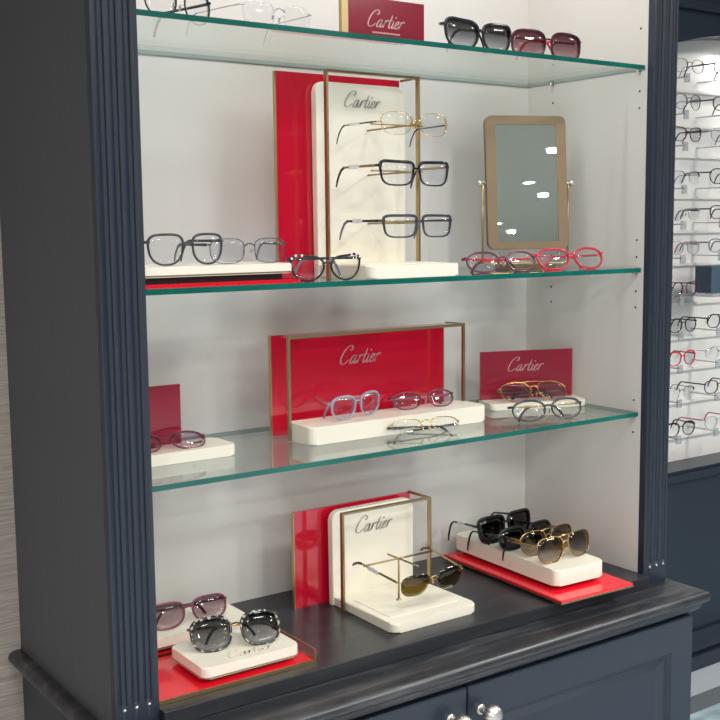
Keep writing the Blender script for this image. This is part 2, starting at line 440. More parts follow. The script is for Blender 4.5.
        if tip:
            tb = MB(); tb.sweep(prof[:cut+1], sec2, scale=sc_); to = tb.build('temple', temple, root)
            t2 = MB(); t2.sweep(prof[cut:], sec2, scale=[1.2]+se_); t2.build('temple_tip', tip, to)
        else:
            tb = MB(); tb.sweep(prof, sec2, scale=sc_+se_); to = tb.build('temple', temple, root)
        if s in tags:
            p, p2 = Vector(prof[5]), Vector(prof[8])
            tg = MB(); tg.sweep([p, (p+p2)/2, p2], [(tw*.9, -th*.95), (tw*.9, th*.95), (-tw*.9, th*.95), (-tw*.9, -th*.95)], smooth=False)
            tg.build('price_tag', 'tag', to)
    if studs:
        sb = MB()
        for s in (-1, 1):
            for i in range(N):
                x, z = ol[i]
                if z > b*.45 and x > a*.3 and i % 2 == 0:
                    bm = bmesh.new(); bmesh.ops.create_icosphere(bm, subdivisions=2, radius=.0019)
                    X = s*(cx+x+nrm[i][0]*rw*.7)
                    for v in bm.verts: v.co += Vector((X, yw(X)-rd*.6, zc+z+nrm[i][1]*rw*.6))
                    sb.bm(bm, 0, True)
        sb.build('rim_studs', studs, root)
    return root
#@@SETTING
# ------------------------------------------------------------------ the room
XL, XR, YF, YB, CEIL = -2.6, 10.5, -10.5, 1.15, 2.55
struct('floor', 'floor', XL, XR, YF, YB, -.05, 0)
struct('ceiling', 'ceiling', XL, XR, YF, YB, CEIL, CEIL+.05)
struct('wall_back', 'wallpaper', XL, 1.30, .400, .46, 0, CEIL)
struct('wall_return', 'wall', 1.30, 1.36, .400, .955, 0, CEIL)
struct('wall_back_right', 'wall', 1.36, XR, .955, 1.01, 0, CEIL)
struct('wall_left', 'wall', XL-.05, XL, YF, .40, 0, CEIL)
struct('wall_right', 'wall', XR, XR+.05, YF, YB, 0, CEIL)
struct('wall_front', 'wall', XL, XR, YF-.05, YF, 0, CEIL)

# rug in front of the neighbouring wall unit
rg = thing('area_rug', 'teal mottled rug with dark grey border on pale floor', 'rug', (0, 0, 0))
bx('rug_border', 'rug_edge', rg, 1.45, 3.6, -.9, .66, .0005, .006)
bx('rug_field', 'rug', rg, 1.53, 3.52, -.82, .58, .006, .008)

# downlights seen in the mirror, then added unseen fill lights: (x, y, label tail)
LIGHTS = [(.76, -3.54, 'nearest of the five the mirror shows', 42), (.58, -4.24, 'second nearest of the five the mirror shows', 0),
          (.64, -4.57, 'third of the five the mirror shows', 42), (.27, -5.35, 'fourth of the five the mirror shows', 0), (.34, -5.64, 'farthest of the five the mirror shows', 50),
          (-.35, -1.25, 'over the front left of the cabinet', 16), (.75, -1.45, 'over the front right of the cabinet', 18), (2.35, -.75, 'in front of the neighbouring wall unit', 46),
          (-1.7, -2.6, 'far left over the room', 60), (2.2, -2.6, 'right of the middle of the room', 60), (-.8, -5.0, 'at the back left of the room', 80), (2.4, -5.2, 'at the back right of the room', 80)]
for i, (x, y, tl, watt) in enumerate(LIGHTS):
    big = i >= 5
    if big: t = thing('added_fill_panel', 'added round fill light on the ceiling '+tl, 'ceiling light', (x, y, CEIL), group='added round fill lights')  # unseen panel added to soften and fill the room light
    else: t = thing('recessed_downlight', 'small round ceiling downlight, '+tl, 'ceiling light', (x, y, CEIL), group='recessed ceiling downlights')
    q = .23 if big else .033
    b = MB(); b.lathe([(q+.012, -.0005), (q+.012, -.006), (q+.004, -.009), (q, -.006), (q, -.0005)], k=40); b.build('trim_ring', 'tag', t)
    b = MB(); b.lathe([(.0005, -.004), (q-.001, -.004), (q-.001, -.0008), (.0005, -.0008)], k=40, smooth=False); b.build('diffuser', 'panel' if big else 'lamp', t)
    if not watt: continue
    ld = bpy.data.lights.new('downlight_or_fill_beam', 'AREA'); ld.shape = 'DISK'; ld.size = .42 if big else .06; ld.energy = watt*.70
    ld.color = (1, .97, .94); ld.spread = math.radians(160)
    lo = bpy.data.objects.new('downlight_or_fill_beam', ld); COL.objects.link(lo); lo.location = (0, 0, -.02); lo.parent = t

#@@CABINET
# ------------------------------------------------------------------ base cabinet
ST = .064; BACK = .398; TOP = EYE+.80
base = thing('base_cabinet', 'dark navy two-door base cabinet under the glass-shelved display', 'cabinet', (0, 0, 0))
bx('carcass', 'navy', base, -.064, 1.064, -.056, BACK, .06, CT-.042)
bx('plinth', 'navy', base, -.05, 1.05, -.03, BACK, .0005, .06)
# worktop with a moulded nosing
def loop(xl, xr, yf): return [(xl, BACK), (xl, yf), (xr, yf), (xr, BACK)]
prof = [(.024, 0), (.013, -.0001)]+[(.0115-.0115*math.sin(i*PI/14), -.0115+.0113*math.cos(i*PI/14)) for i in range(1, 13)]+[(.0095, -.0225), (.0105, -.024), (.011, -.027), (.0125, -.031), (.016, -.036), (.021, -.040), (.026, -.0425)]
b = MB(); WX0, WX1, WY = -.086, 1.083, -.094
vs = []; 
for o, z in prof:
    for x, y in loop(WX0+o, WX1-o, WY+o): vs.append((x, y, CT+z))
fs = []
for j in range(len(prof)-1):
    for q in range(3): fs.append((j*4+q, j*4+q+1, (j+1)*4+q+1, (j+1)*4+q))
fs += [(0, 1, 2, 3), tuple(range((len(prof)-1)*4, len(prof)*4))[::-1], tuple([j*4 for j in range(len(prof))]), tuple([j*4+3 for j in range(len(prof))])[::-1]]
b.add(vs, fs); b.build('worktop', 'black_wood', base)
def door(x0, x1, z0, z1, kx, lab):
    yf, yb = -.076, -.0562
    b = MB()
    def ring(i, y): return [(x0+i, y, z0+i), (x1-i, y, z0+i), (x1-i, y, z1-i), (x0+i, y, z1-i)]
    rs = [ring(0, yb), ring(0, yf+.002), ring(.002, yf), ring(.060, yf), ring(.063, yf+.003), ring(.066, yf+.003), ring(.071, yf+.009), ring(.090, yf+.0145), ring(.094, yf+.0145)]
    vs = [p for r in rs for p in r]; fs = []
    for j in range(len(rs)-1):
        for q in range(4): fs.append((j*4+q, j*4+(q+1) % 4, (j+1)*4+(q+1) % 4, (j+1)*4+q))
    fs += [tuple(range(len(vs)-4, len(vs))), (3, 2, 1, 0)]
    b.add(vs, fs); d = b.build('door', 'navy_smooth', base)
    k = MB(); c = (kx, yf, EYE-.799)
    k.lathe([(.0005, -.003), (.007, -.003), (.009, -.001), (.009, .0002)], 'y', c, 24)
    k.lathe([(.0055, -.002), (.0045, -.008), (.0055, -.013), (.0085, -.0165), (.0085, -.018)], 'y', c, 24)
    k.lathe([(.0095, -.018), (.0145, -.0205), (.0168, -.026), (.0165, -.032), (.0135, -.0375), (.007, -.0405), (.0005, -.041)], 'y', c, 56, ribs=14, amp=.05)
    k.build('knob', 'nickel', d)
door(-.060, .4955, .075, CT-.046, .4955-.034, '')
door(.4985, 1.054, .075, CT-.046, .4985+.026, '')

# ------------------------------------------------------------------ display hutch
h = thing('display_hutch', 'tall navy display cabinet with fluted posts and white interior', 'display cabinet', (0, 0, 0))
b = MB(); b.box(-.064, 0-.018, .0145, BACK, CT, TOP); b.build('side_panel', 'navy_side_lit', h)
b = MB(); b.box(1.018, 1.064, .0145, BACK, CT, TOP); b.build('side_panel', 'navy_side_lit', h)
def stile(x0, grooves):
    r = .0046; zend = EYE-.667; xs = {x0, x0+ST}
    for g in grooves:
        for i in range(-6, 7): xs.add(round(g+r*math.sin(i*PI/12), 6))
    xs = sorted(xs); zs = [CT, CT+.015]+[zend+r*math.sin(-i*PI/12) for i in range(6, -1, -1)]+[EYE-.3, EYE, EYE+.3, TOP]
    def dep(x, z):
        for g in grooves:
            q = r*r-(x-g)**2-min(0, z-zend)**2
            if q > 0: return math.sqrt(q)*.85
        return 0
    b = MB(); n = len(xs); vs = [(x, dep(x, z), z) for z in zs for x in xs]
    fs = [(j*n+i, j*n+i+1, (j+1)*n+i+1, (j+1)*n+i) for j in range(len(zs)-1) for i in range(n-1)]
    b.add(vs, fs, 0, True)
    t = .014; m = len(zs)
    for x in (x0, x0+ST): b.quad((x, 0, CT), (x, t, CT), (x, t, TOP), (x, 0, TOP))
    b.quad((x0, t, CT), (x0+ST, t, CT), (x0+ST, t, TOP), (x0, t, TOP))
    b.quad((x0, 0, TOP), (x0+ST, 0, TOP), (x0+ST, t, TOP), (x0, t, TOP)); b.quad((x0, 0, CT), (x0+ST, 0, CT), (x0+ST, t, CT), (x0, t, CT))
    s_ = b.build('fluted_post', 'navy', h, recalc=False)
    for g in grooves:
        c = MB(); c.lathe([(.0028, -.0002), (.0026, -.0014), (.0016, -.0024), (.0003, -.0028)], 'y', (g, 0, EYE-.6745), 16); c.build('flute_end_glint', 'nickel', s_)  # bright domes added in place of the highlight on each scooped flute end
stile(-ST, (-.0515, -.0338, -.0153)); stile(1.0, (1.0171, 1.0360, 1.0555))
bx('back_panel', 'melamine', h, -.0005, 1.0005, .3246, .340, DK, TOP)
for x0, x1, sx in ((-.0175, 0, 0), (1.0, 1.0175, 1)):
    s_ = bx('inner_side', 'melamine', h, x0, x1, .0145, .3244, DK, TOP)
    if sx:
        for y in (.0318, .2533):
            for z in (.2182, .1881, -.0525, -.084, -.3535, -.4149, .33, -.1478, -.178):
                pb = MB(); pb.lathe([(.0003, -.0006), (.0019, -.0006), (.0021, 0)], 'x', (1.0, y, EYE+z), 10, smooth=False)
                pb.build('peg_hole', 'dark', s_)
bx('deck', 'deck_wood', h, 0, 1.0, -.015, .3246, CT+.0002, DK, bevel=.0012)
bx('top_board', 'melamine', h, -.0175, 1.0175, .0145, .3246, TOP-.02, TOP)
bx('header', 'navy', h, -.0005, 1.0005, 0, .014, EYE+.57, TOP)
cr = MB()
cp = [(0, 0), (-.006, .01), (-.02, .02), (-.03, .05), (-.05, .065), (-.052, .08)]
for (o1, z1), (o2, z2) in zip(cp, cp[1:]):
    L1 = loop(-ST+o1, 1+ST-o1, o1); L2 = loop(-ST+o2, 1+ST-o2, o2)
    for q in range(3): cr.quad((*L1[q], TOP+z1), (*L1[q+1], TOP+z1), (*L2[q+1], TOP+z2), (*L2[q], TOP+z2))
L1 = loop(-ST, 1+ST, 0); cr.quad(*[(x, y, TOP) for x, y in L1]); L2 = loop(-ST-.052, 1+ST+.052, -.052); cr.quad(*[(x, y, TOP+.08) for x, y in L2])
cr.quad((-ST, BACK, TOP), (1+ST, BACK, TOP), (1+ST+.052, BACK, TOP+.08), (-ST-.052, BACK, TOP+.08))
cr.build('cornice', 'navy', h)
# LED strip under the top board
t = thing('led_strip', 'slim LED light strip under the top board inside the cabinet', 'light', (.5, .06, TOP-.02))
bx('housing', 'nickel', t, -.45, .45, -.012, .012, -.012, -.0003)
bx('diffuser', 'led', t, -.445, .445, -.009, .009, -.014, -.0122)
ld = bpy.data.lights.new('led_light', 'AREA'); ld.shape = 'RECTANGLE'; ld.size = .88; ld.size_y = .02; ld.energy = 3.6; ld.color = (1, .94, .88)
lo = bpy.data.objects.new('led_light', ld); COL.objects.link(lo); lo.location = (0, 0, -.016); lo.parent = t; lo.rotation_euler = (math.radians(12), 0, 0)

# glass shelves
for z, lab in ((S1, 'top glass shelf with green edge carrying two pairs of sunglasses at right'), (S2, 'middle glass shelf with green edge carrying the bronze mirror'),
               (S3, 'lowest glass shelf with green edge carrying the wide red display')):
    t = thing('glass_shelf', lab, 'shelf', (0, 0, z), group='glass shelves of the cabinet')
    b = MB(); x0, x1, y0, y1, z0, z1 = .001, .999, .0198, .3235, -.008, 0
    P = [(x0, y0, z0), (x1, y0, z0), (x1, y1, z0), (x0, y1, z0), (x0, y0, z1), (x1, y0, z1), (x1, y1, z1), (x0, y1, z1)]
    b.add(P, [(3, 2, 1, 0), (4, 5, 6, 7)], 0); b.add(P, [(0, 1, 5, 4), (1, 2, 6, 5), (2, 3, 7, 6), (3, 0, 4, 7)], 1)
    b.build('pane', ['glass_face', 'glass_edge'], t)
    for x in (.0045, .9955):
        for y in (.0318, .2533):
            p = MB(); p.lathe([(.0003, -.0045), (.0025, -.0045), (.0025, .0045), (.0003, .0045)], 'x', (x, y, -.0106), 12); p.build('shelf_pin', 'nickel', t)

#@@DISPLAYS
# ------------------------------------------------------------------ branded displays
def gold_loop(parent, x0, x1, z0, z1, y, w=.0038, d=.008, yback=None, mat='gold_dark'):
    b = MB()
    b.box(x0, x0+w, y-d/2, y+d/2, z0, z1); b.box(x1-w, x1, y-d/2, y+d/2, z0, z1)
    b.box(x0+w, x1-w, y-d/2, y+d/2, z1-w, z1)
    if yback:
        b.box(x1-w, x1, y+d/2, yback, z1-w, z1)
    return b.build('gold_frame', mat, parent)
def pedestal(label, S, red, white, frame, basey, basetop, script):
    """red panel behind, cream panel with rounded top, gold frame, cream foot"""
    t = thing('eyewear_display', label, 'display stand', ((white[0]+white[1])/2, white[2], S))
    ox, oy = t.location.x, t.location.y
    def X(v): return v-ox
    def Y(v): return v-oy
    r = bx('red_panel', 'red', t, X(red[0]), X(red[1]), Y(red[2]), Y(red[2]+.006), .0004, red[3]-S)
    e = MB(); e.box(X(red[0]-.0026), X(red[0]-.0002), Y(red[2]), Y(red[2]+.006), .0004, red[3]-S); e.build('gold_edge', 'gold', r)
    b = MB(); b.prism(rrect(X(white[0]), X(white[1]), .0004, white[3]-S, .016, 'cd'), Y(white[2]), Y(white[2]+.014), 'y', bevel=.002); wp = b.build('cream_panel', 'white', t)
    b = MB(); b.prism(rrect(X(white[0]+.002), X(white[1]+.004), Y(basey), Y(white[2]-.001), .014, 'ab'), .0004, basetop, 'z', bevel=.0025); ft = b.build('foot', 'white', t)
    b = MB(); b.prism(rrect(X(white[0]+.018), X(white[1]-.012), Y(basey+.03), Y(white[2]-.035), .006), basetop+.0001, basetop+.0012, 'z'); b.build('foot_inlay', 'white', ft)
    gold_loop(t, X(frame[0]), X(frame[1]), .0004, frame[3]-S, Y(frame[2]), yback=Y(red[2]))
    lettering(wp, 'letter_grey', X(script[0]), Y(white[2])-.0006, script[1]-S, script[2], 1.0)
    return t, X, Y
def peg(parent, x, y0, y1, z, half=.05, post=None, mat='gold_dark'):
    b = MB()
    b.tube([(x-half, y1+.055, z), (x+half, y1+.055, z)], .0017, 8)
    b.tube([(x, y0, z), (x, y1, z)], .0017, 8)
    if post is not None: b.tube([(x, y1+.055, post), (x, y1+.055, z)], .0017, 8, up=(0, 1, 0)); b.lathe([(.005, post), (.005, post+.002), (.0018, post+.004)], 'z', (x, y1+.055, 0), 16)
    return b.build('peg', mat, parent)
# deck, centre
t, X, Y = pedestal('low display stand with red panel, cream back and gold frame on black deck', DK,
    (.366, .618, .231, EYE-.513), (.428, .606, .206, EYE-.5165), (.4225, .6175, .170, EYE-.5098), .030, .0165, (.474, EYE-.5625, .088))
peg(t, X(.510), Y(.155), Y(.068), EYE-.594-DK, .074, .0166)
# middle shelf, tall
t, X, Y = pedestal('tall display stand with red panel, cream back and three pegs on middle shelf', S2,
    (.316, .562, .182, EYE+.2250), (.381, .5625, .166, EYE+.2115), (.3785, .5672, .135, EYE+.2262), .0215, .021, (.4335, EYE+.1735, .080))
for z in (.1395, .066, -.0145):
    b = MB(); xx = X(.483)
    b.tube([(xx-.052, Y(.085), EYE+z-S2), (xx+.052, Y(.085), EYE+z-S2)], .0015, 8)
    b.tube([(xx, Y(.1655), EYE+z-S2-.003), (xx, Y(.036), EYE+z-S2-.003)], .0016, 8)
    b.build('peg', 'gold_dark', t)
# lowest shelf, wide
t = thing('eyewear_display', 'wide red display with gold frame and long cream block on lowest shelf', 'display stand', (.515, .19, S3))
r = bx('red_panel', 'red', t, .3275-.515, .700-.515, .2326-.19, .2386-.19, .0004, EYE-.203-S3)
e = MB()
for x in (.3275, .7024): e.box(x-.0026-.515, x-.0002-.515, .0426, .0486, .0004, EYE-.203-S3)
e.build('gold_edge', 'gold', r)
b = MB(); b.prism(rrect(.3334-.515, .712-.515, .122-.19, .200-.19, .012), .0004, .0300, 'z', bevel=.0025); b.build('block', 'white', t)
b = MB(); w = .005
x0, x1, z1, y = .3325-.515, .7095-.515, EYE-.2005-S3, .183-.19
b.box(x0-.0036, x0+.0004, y-.0025, y+.0025, .0004, z1); b.box(x1-w, x1, y-.0025, y+.0025, .0304, z1); b.box(x0+.0004, x1-w, y-.0025, y+.0025, z1-w, z1)
b.box(x1-w, x1, y+.0025, .0424, z1-w, z1)
b.build('gold_frame', 'gold_dark', t)
bx('top_cover', 'acrylic', t, x0+w+.0003, x1-w-.0003, y+.003, .0422, z1-.004, z1-.001)
lettering(r, 'letter_silver', .4625-.515, .0426-.0006, EYE-.2625-S3, .097, .85)
# lowest shelf, right: small red sign on a cream block, turned to the left
t = thing('red_sign', 'small red sign on a cream block at right end of lowest shelf', 'sign', (.893, .190, S3), math.radians(-20))
b = MB(); b.prism(rrect(-.100, .100, -.028, .045, .010), .0004, .0135, 'z', bevel=.002); b.build('block', 'white', t)
r = bx('red_panel', 'maroon', t, -.101, .094, .026, .031, .0138, .108)
lettering(r, 'letter_silver', -.047, .0255, .068, .083, .75)
# lowest shelf, left end
t = thing('red_sign', 'red sign on a cream block at left end of lowest shelf', 'sign', (.09, .19, S3))
b = MB(); b.prism(rrect(-.088, .115, -.055, .02, .010), .0004, .018, 'z', bevel=.002); b.build('block', 'white', t)
bx('red_panel', 'maroon', t, -.088, .0500, .006, .012, .0183, EYE-.2635-S3)
# top shelf sign
t = thing('red_sign', 'maroon sign with gold left edge on top glass shelf', 'sign', (.419, .035, S1))
r = bx('red_panel', 'maroon', t, -.0665, .0772, -.005, .003, .0004, .0570)
bx('gold_edge', 'gold', r, -.0782, -.0667, -.005, .003, .0004, .0570)
lettering(r, 'letter_pink', -.0345, -.0056, .0145, .0765, .85)
b = MB(); x = -.0225
while x < .030:
    w = random.choice((.0012, .0018, .0022)); b.box(x, x+w, -.0055, -.0051, .0052, .0078); x += w+.0008
b.build('small_caption', 'letter_pink', r)

# flat trays: red acrylic tray, gold lip, cream block
def tray(label, S, x0, x1, y0, y1, bl, z_up=.012, bh=.018, walls=True, script=None, lip=True):
    t = thing('eyewear_tray', label, 'display tray', ((x0+x1)/2, (y0+y1)/2, S)); ox, oy = (x0+x1)/2, (y0+y1)/2
    bx('red_plate', 'red_bright', t, x0-ox, x1-ox, y0-oy, y1-oy, .0004, .005 if lip else .0055)
    b = MB(); g = .0022
    if lip: b.box(x0-ox-g, x1-ox+g, y0-oy-g, y0-oy-.0002, .0004, .0062)
    b.box(x1-ox+.0002, x1-ox+g, y0-oy, y1-oy, .0004, .0062); b.box(x0-ox-g, x0-ox-.0002, y0-oy, y1-oy, .0004, .0062)
    if walls:
        b.box(x1-ox, x1-ox+g, y0-oy, y1-oy, .0205, .0225); b.box(x0-ox-g, x0-ox, y0-oy, y1-oy, .0205, .0225); b.box(x1-ox, x1-ox+g, y0-oy-g, y0-oy, .0062, .0225)
    b.build('gold_lip', 'gold_dark', t)
    if walls:
        bx('clear_wall', 'acrylic', t, x1-ox+.0004, x1-ox+.0018, y0-oy+.0002, y1-oy, .0064, .0203)
    fb = MB(); fb.prism(rrect(bl[0]-ox+.012, bl[1]-ox-.012, bl[2]-oy+.012, bl[3]-oy-.012, .006), .0052, z_up-.0002, 'z'); fb.build('foot', 'dark', t)
    b = MB(); b.prism(rrect(bl[0]-ox, bl[1]-ox, bl[2]-oy, bl[3]-oy, .012), z_up, z_up+bh, 'z', bevel=.002); bk = b.build('block', 'white', t)
    gl = MB(); gl.prism(rrect(bl[0]-ox-.0006, bl[1]-ox+.0006, bl[2]-oy-.0006, bl[3]-oy+.0006, .0126), z_up+.001, z_up+.003, 'z'); gl.build('gold_line', 'gold', bk)
    if script: lettering(bk, 'white_text', script[0]-ox, script[1]-oy, z_up+bh+.0003, script[2], 1.0, axis='z', name='pressed_lettering')
    return t
tray('red tray with gold lip and cream block at front left of black deck', DK, .001, .262, .010, .160, (.080, .245, .022, .136), script=(.128, .034, .085))
tray('cream block on a gold edged tray behind, at back left of black deck', DK, .001, .252, .168, .282, (.020, .245, .172, .277), walls=True)
tray('red and cream tray at left end of middle glass shelf', S2, .002, .2585, .030, .170, (.004, .254, .034, .160), z_up=.0145, bh=.0145, walls=False, lip=False)
# red plate with long cream block, right of the deck
t = thing('eyewear_tray', 'red acrylic plate with long cream block at right of black deck', 'display tray', (.8385, .13, DK), math.radians(-2.5))
bx('red_plate', 'red_bright', t, -.088, .088, -.172, .168, .0062, .0112, bevel=.001)
bx('gold_underlay', 'gold_dark', t, -.0885, .0885, -.1725, .168, .0040, .0060)
bx('foot', 'dark', t, -.070, .070, -.125, .160, .0004, .0038)
bx('block_foot', 'ac_burg', t, -.048, .048, -.110, .150, .0114, .0180)
b = MB(); b.prism(rrect(-.060, .060, -.128, .172, .012), .0182, .0482, 'z', bevel=.0025); b.build('block', 'white', t)

# mirror on a stand
t = thing('table_mirror', 'bronze framed tilting table mirror standing on middle glass shelf', 'mirror', (.868, .190, S2), math.radians(-24))
b = MB(); b.prism(rrect(-.050, .050, -.040, .040, .008), .0004, .007, 'z', bevel=.001); b.build('stand_foot', 'bronze', t)
b = MB()
for s in (-1, 1): b.tube([(s*.085, 0, .012), (s*.085, 0, .163)], .0022, 10, up=(0, 1, 0))
b.tube([(-.085, 0, .012), (-.078, 0, .0085), (.078, 0, .0085), (.085, 0, .012)], .0022, 10, up=(0, 1, 0))
b.build('stand', 'gold', t)
for s in (-1, 1):
    b = MB(); b.lathe([(.0025, -.006), (.0025, .002), (.006, .0035), (.0065, .0075), (.004, .010), (.0004, .0105)] if s > 0 else [(.0025, .006), (.0025, -.002), (.006, -.0035), (.0065, -.0075), (.004, -.010), (.0004, -.0105)], 'x', (s*.085, 0, .160), 20); b.build('pivot_knob', 'nickel', t)
mf = MB()
mo = rrect(-.0795, .0795, -.1255, .1255, .013); mi_ = rrect(-.0600, .0605, -.1120, .1085, .0012)
bm = bmesh.new()
def rr(pts, y): return [bm.verts.new((u, y, v)) for u, v in pts]
A0, A1, B0, B1 = rr(mo, -.006), rr(mo, .006), rr(mi_, -.006), rr(mi_, -.0035)
n = len(mo)
for i in range(n):
    j = (i+1) % n
    bm.faces.new((A0[i], A0[j], B0[j], B0[i])); bm.faces.new((A0[i], A1[i], A1[j], A0[j])); bm.faces.new((B0[i], B0[j], B1[j], B1[i]))
bm.faces.new(A1)
mf.bm(bm); fo = mf.build('mirror_frame', 'bronze', t)
mg = bx('mirror_glass', 'mirror', fo, -.0600, .0605, -.0040, -.0030, -.1120, .1085)
fo.location = (0, -.001, .161); fo.rotation_euler = (math.radians(-6), 0, 0)

#@@GLASSES
# ------------------------------------------------------------------ spectacles in the cabinet
SUN = dict(name='sunglasses', cat='sunglasses')
OPT = dict(name='eyeglasses', cat='glasses')
# top shelf
g = 'glasses on the top glass shelf'
glasses('black framed glasses at left end of top glass shelf, cut by the photo edge', (.100, .075, S1+.0003), 18, group=g, frame='ac_black', temple='ac_black', a=.025, b=.021, rw=.0022, rd=.003, nb=2.1, pads=True, **OPT)
glasses('rimless silver glasses between black glasses and maroon sign on top shelf', (.252, .062, S1+.0003), 8, group=g, rim='none', frame='silver', temple='silver', tip='ac_grey', bridge='wire', a=.026, b=.0185, nt=3, nb=2.8, gap=.018, pads=True, tw=.0012, th=.0016, **OPT)
glasses('black cat-eye sunglasses with gold corners on top glass shelf', (.6375, .058, S1+.0003), 4, group=g, frame='ac_black', temple='gold', tip='ac_black', lens='lens_grey', a=0.032, b=0.0205, gap=.015, nt=3.2, nb=2.3, taper=0.1, catl=.006, rw=.0046, rd=.005, fold=(84, 80), **SUN)
glasses('burgundy square sunglasses with red temples on top glass shelf', (.797, .062, S1+.0003), -4, group=g, frame='ac_burg', temple='ac_red', lens='lens_wine', a=0.0325, b=0.021, gap=.017, nt=3.4, nb=2.8, taper=.02, rw=.0036, rd=.005, fold=(84, 80), **SUN)
# middle shelf
g = 'glasses on the middle glass shelf'
TZ = S2+.0293
glasses('dark grey squarish glasses on the left tray of middle shelf', (.098, .070, TZ), 8, group=g, frame='ac_dkgrey', temple='ac_dkgrey', a=.0245, b=.0195, gap=.020, nt=3.6, nb=2.4, taper=0.1, rw=.0036, rd=.0035, tags=(-1,), L=.125, **OPT)
glasses('thin silver rectangular glasses on the left tray of middle shelf', (.196, .066, TZ), -4, group=g, frame='gun', temple='gun', tip='ac_grey', bridge='wire', lens='lens_blue', a=.0245, b=.0170, gap=.018, nt=3.4, nb=2.8, taper=.05, rw=.0013, rd=.002, pads=True, L=.12, **OPT)
glasses('black cat-eye glasses with silver studs standing before the tall display', (.3115, .033, S2+.0003), -1, group=g, frame='ac_black', temple='ac_black', tip='ac_grey', a=0.025, b=.0165, gap=.016, nt=2.4, nb=2.1, taper=0.15, catl=0.008, rw=.0034, rd=.0035, studs='tag', L=.115, splay=-.008, fold=(85, 81), **OPT)
glasses('plum and red glasses resting by the mirror, left of the red pair', (.704, .070, S2+.0003), -10, group=g, frame='ac_plum', temple='ac_red', tip='ac_burg', lens='lens', a=.0285, b=.0155, gap=.018, nt=2.4, nb=2.2, taper=.08, rw=0.0036, rd=.0045, fold=(84, 80), tilt=-14, pads=True, **OPT)
glasses('raspberry red oval glasses in front of the mirror, right of plum pair', (.872, .068, S2+.0003), -8, group=g, frame='ac_red', temple='ac_pink', lens='lens', a=.0310, b=.0170, gap=.016, nt=2.3, nb=2.2, taper=.06, rw=0.0038, rd=.0045, fold=(84, 80), tilt=-14, **OPT)
# tall display pegs
g = 'glasses on the tall display'
glasses('rimless gold glasses on the top peg of the tall display', (.4800, .030, EYE+.139-.0205), 0, group=g, rim='full', frame='bright_gold', temple='gun', tip='ac_dkgrey', bridge='wire', a=.0275, b=0.0165, gap=.016, nt=3.0, nb=2.8, av=.12, pads=True, tw=.0016, th=.0022, drop=.028, L=0.112, tags=(-1,), zt=.12, zb=.1, rw=0.001, rd=0.0012, **OPT)
glasses('black glasses with gold temples on the middle peg of the tall display', (.4800, .030, EYE+.0635-.0235), 0, group=g, frame='ac_black', temple='gold_dark', tip='ac_dkgrey', lens='lens_blue', a=.0275, b=.0160, gap=.016, nt=6, nb=3.2, taper=0.08, catl=.002, rw=.0034, rd=.0042, drop=.030, L=0.112, tags=(-1,), zt=.7, topthick=0.9, **OPT)
glasses('dark grey rectangular glasses on the lowest peg of the tall display', (.4860, .030, EYE-.0205-.0205), 0, group=g, frame='ac_dkgrey', temple='ac_black', tip='ac_grey', lens='lens_blue', a=.0275, b=.0150, gap=.017, nt=7, nb=3.6, taper=0.07, rw=.0034, rd=.0042, drop=.030, L=0.112, tags=(-1,), zt=.6, topthick=0.7, **OPT)
# lowest shelf
g = 'glasses on the lowest glass shelf'
glasses('blue grey clear glasses on the left of the long cream block', (.452, .158, S3+.0303), 14, group=g, frame='ac_lilac', temple='ac_clear', tip='ac_grey', lens='lens_blue', a=.0240, b=.0170, gap=.018, nt=2.8, nb=2.3, taper=.07, rw=0.0044, rd=.0045, fold=(35, 86), **OPT)
glasses('rose oval glasses with purple tint on the right of the long cream block', (.603, .162, S3+.0303), -8, group=g, frame='ac_plum', temple='ac_rose', tip='ac_plum', lens='lens_violet', a=.0255, b=.0140, gap=.016, nt=2.2, nb=2.1, rw=.0024, rd=.004, fold=(84, 80), tilt=-20, pads=True, **OPT)
glasses('half rim gold glasses lying in front of the long cream block', (.543, .078, S3+.0040), -14, group=g, rim='half', frame='bright_gold', temple='gun', tip='ac_black', lens='lens', bridge='wire', a=.0255, b=.0140, gap=.018, nt=2.6, nb=2.2, rw=.0012, rd=.002, fold=(86, 82), tilt=-38, pads=True, **OPT)
glasses('gold aviator glasses with violet lenses on the cream block of red sign', (.881, .166, S3+.0140), -20, group=g, frame='bright_gold', temple='gun', tip='ac_black', lens='lens_violet', bridge='double', a=.0285, b=0.0215, gap=.016, nt=2.5, nb=2.0, taper=.08, av=.2, rw=0.0017, rd=.002, fold=(87, 84), tilt=-40, pads=True, **OPT)
glasses('grey green oval glasses at the shelf edge before the small red sign', (.808, .060, S3+.0003), -14, group=g, frame='ac_dkgrey', temple='gold', tip='ac_dkgrey', lens='lens', bridge='acetate', a=.0300, b=.0165, gap=.016, nt=2.2, nb=2.1, taper=.06, rw=.0030, rd=.004, fold=(86, 82), tilt=-14, pads=True, topthick=1.0, **OPT)
glasses('plum lens glasses with black temple on left end of lowest shelf', (.098, .150, S3+.0183), -3, group=g, frame='ac_plum', temple='ac_black', lens='lens_violet', a=0.027, b=0.0165, gap=.017, nt=2.5, nb=2.2, rw=.0022, rd=.0035, fold=(84, 80), tilt=-52, **OPT)
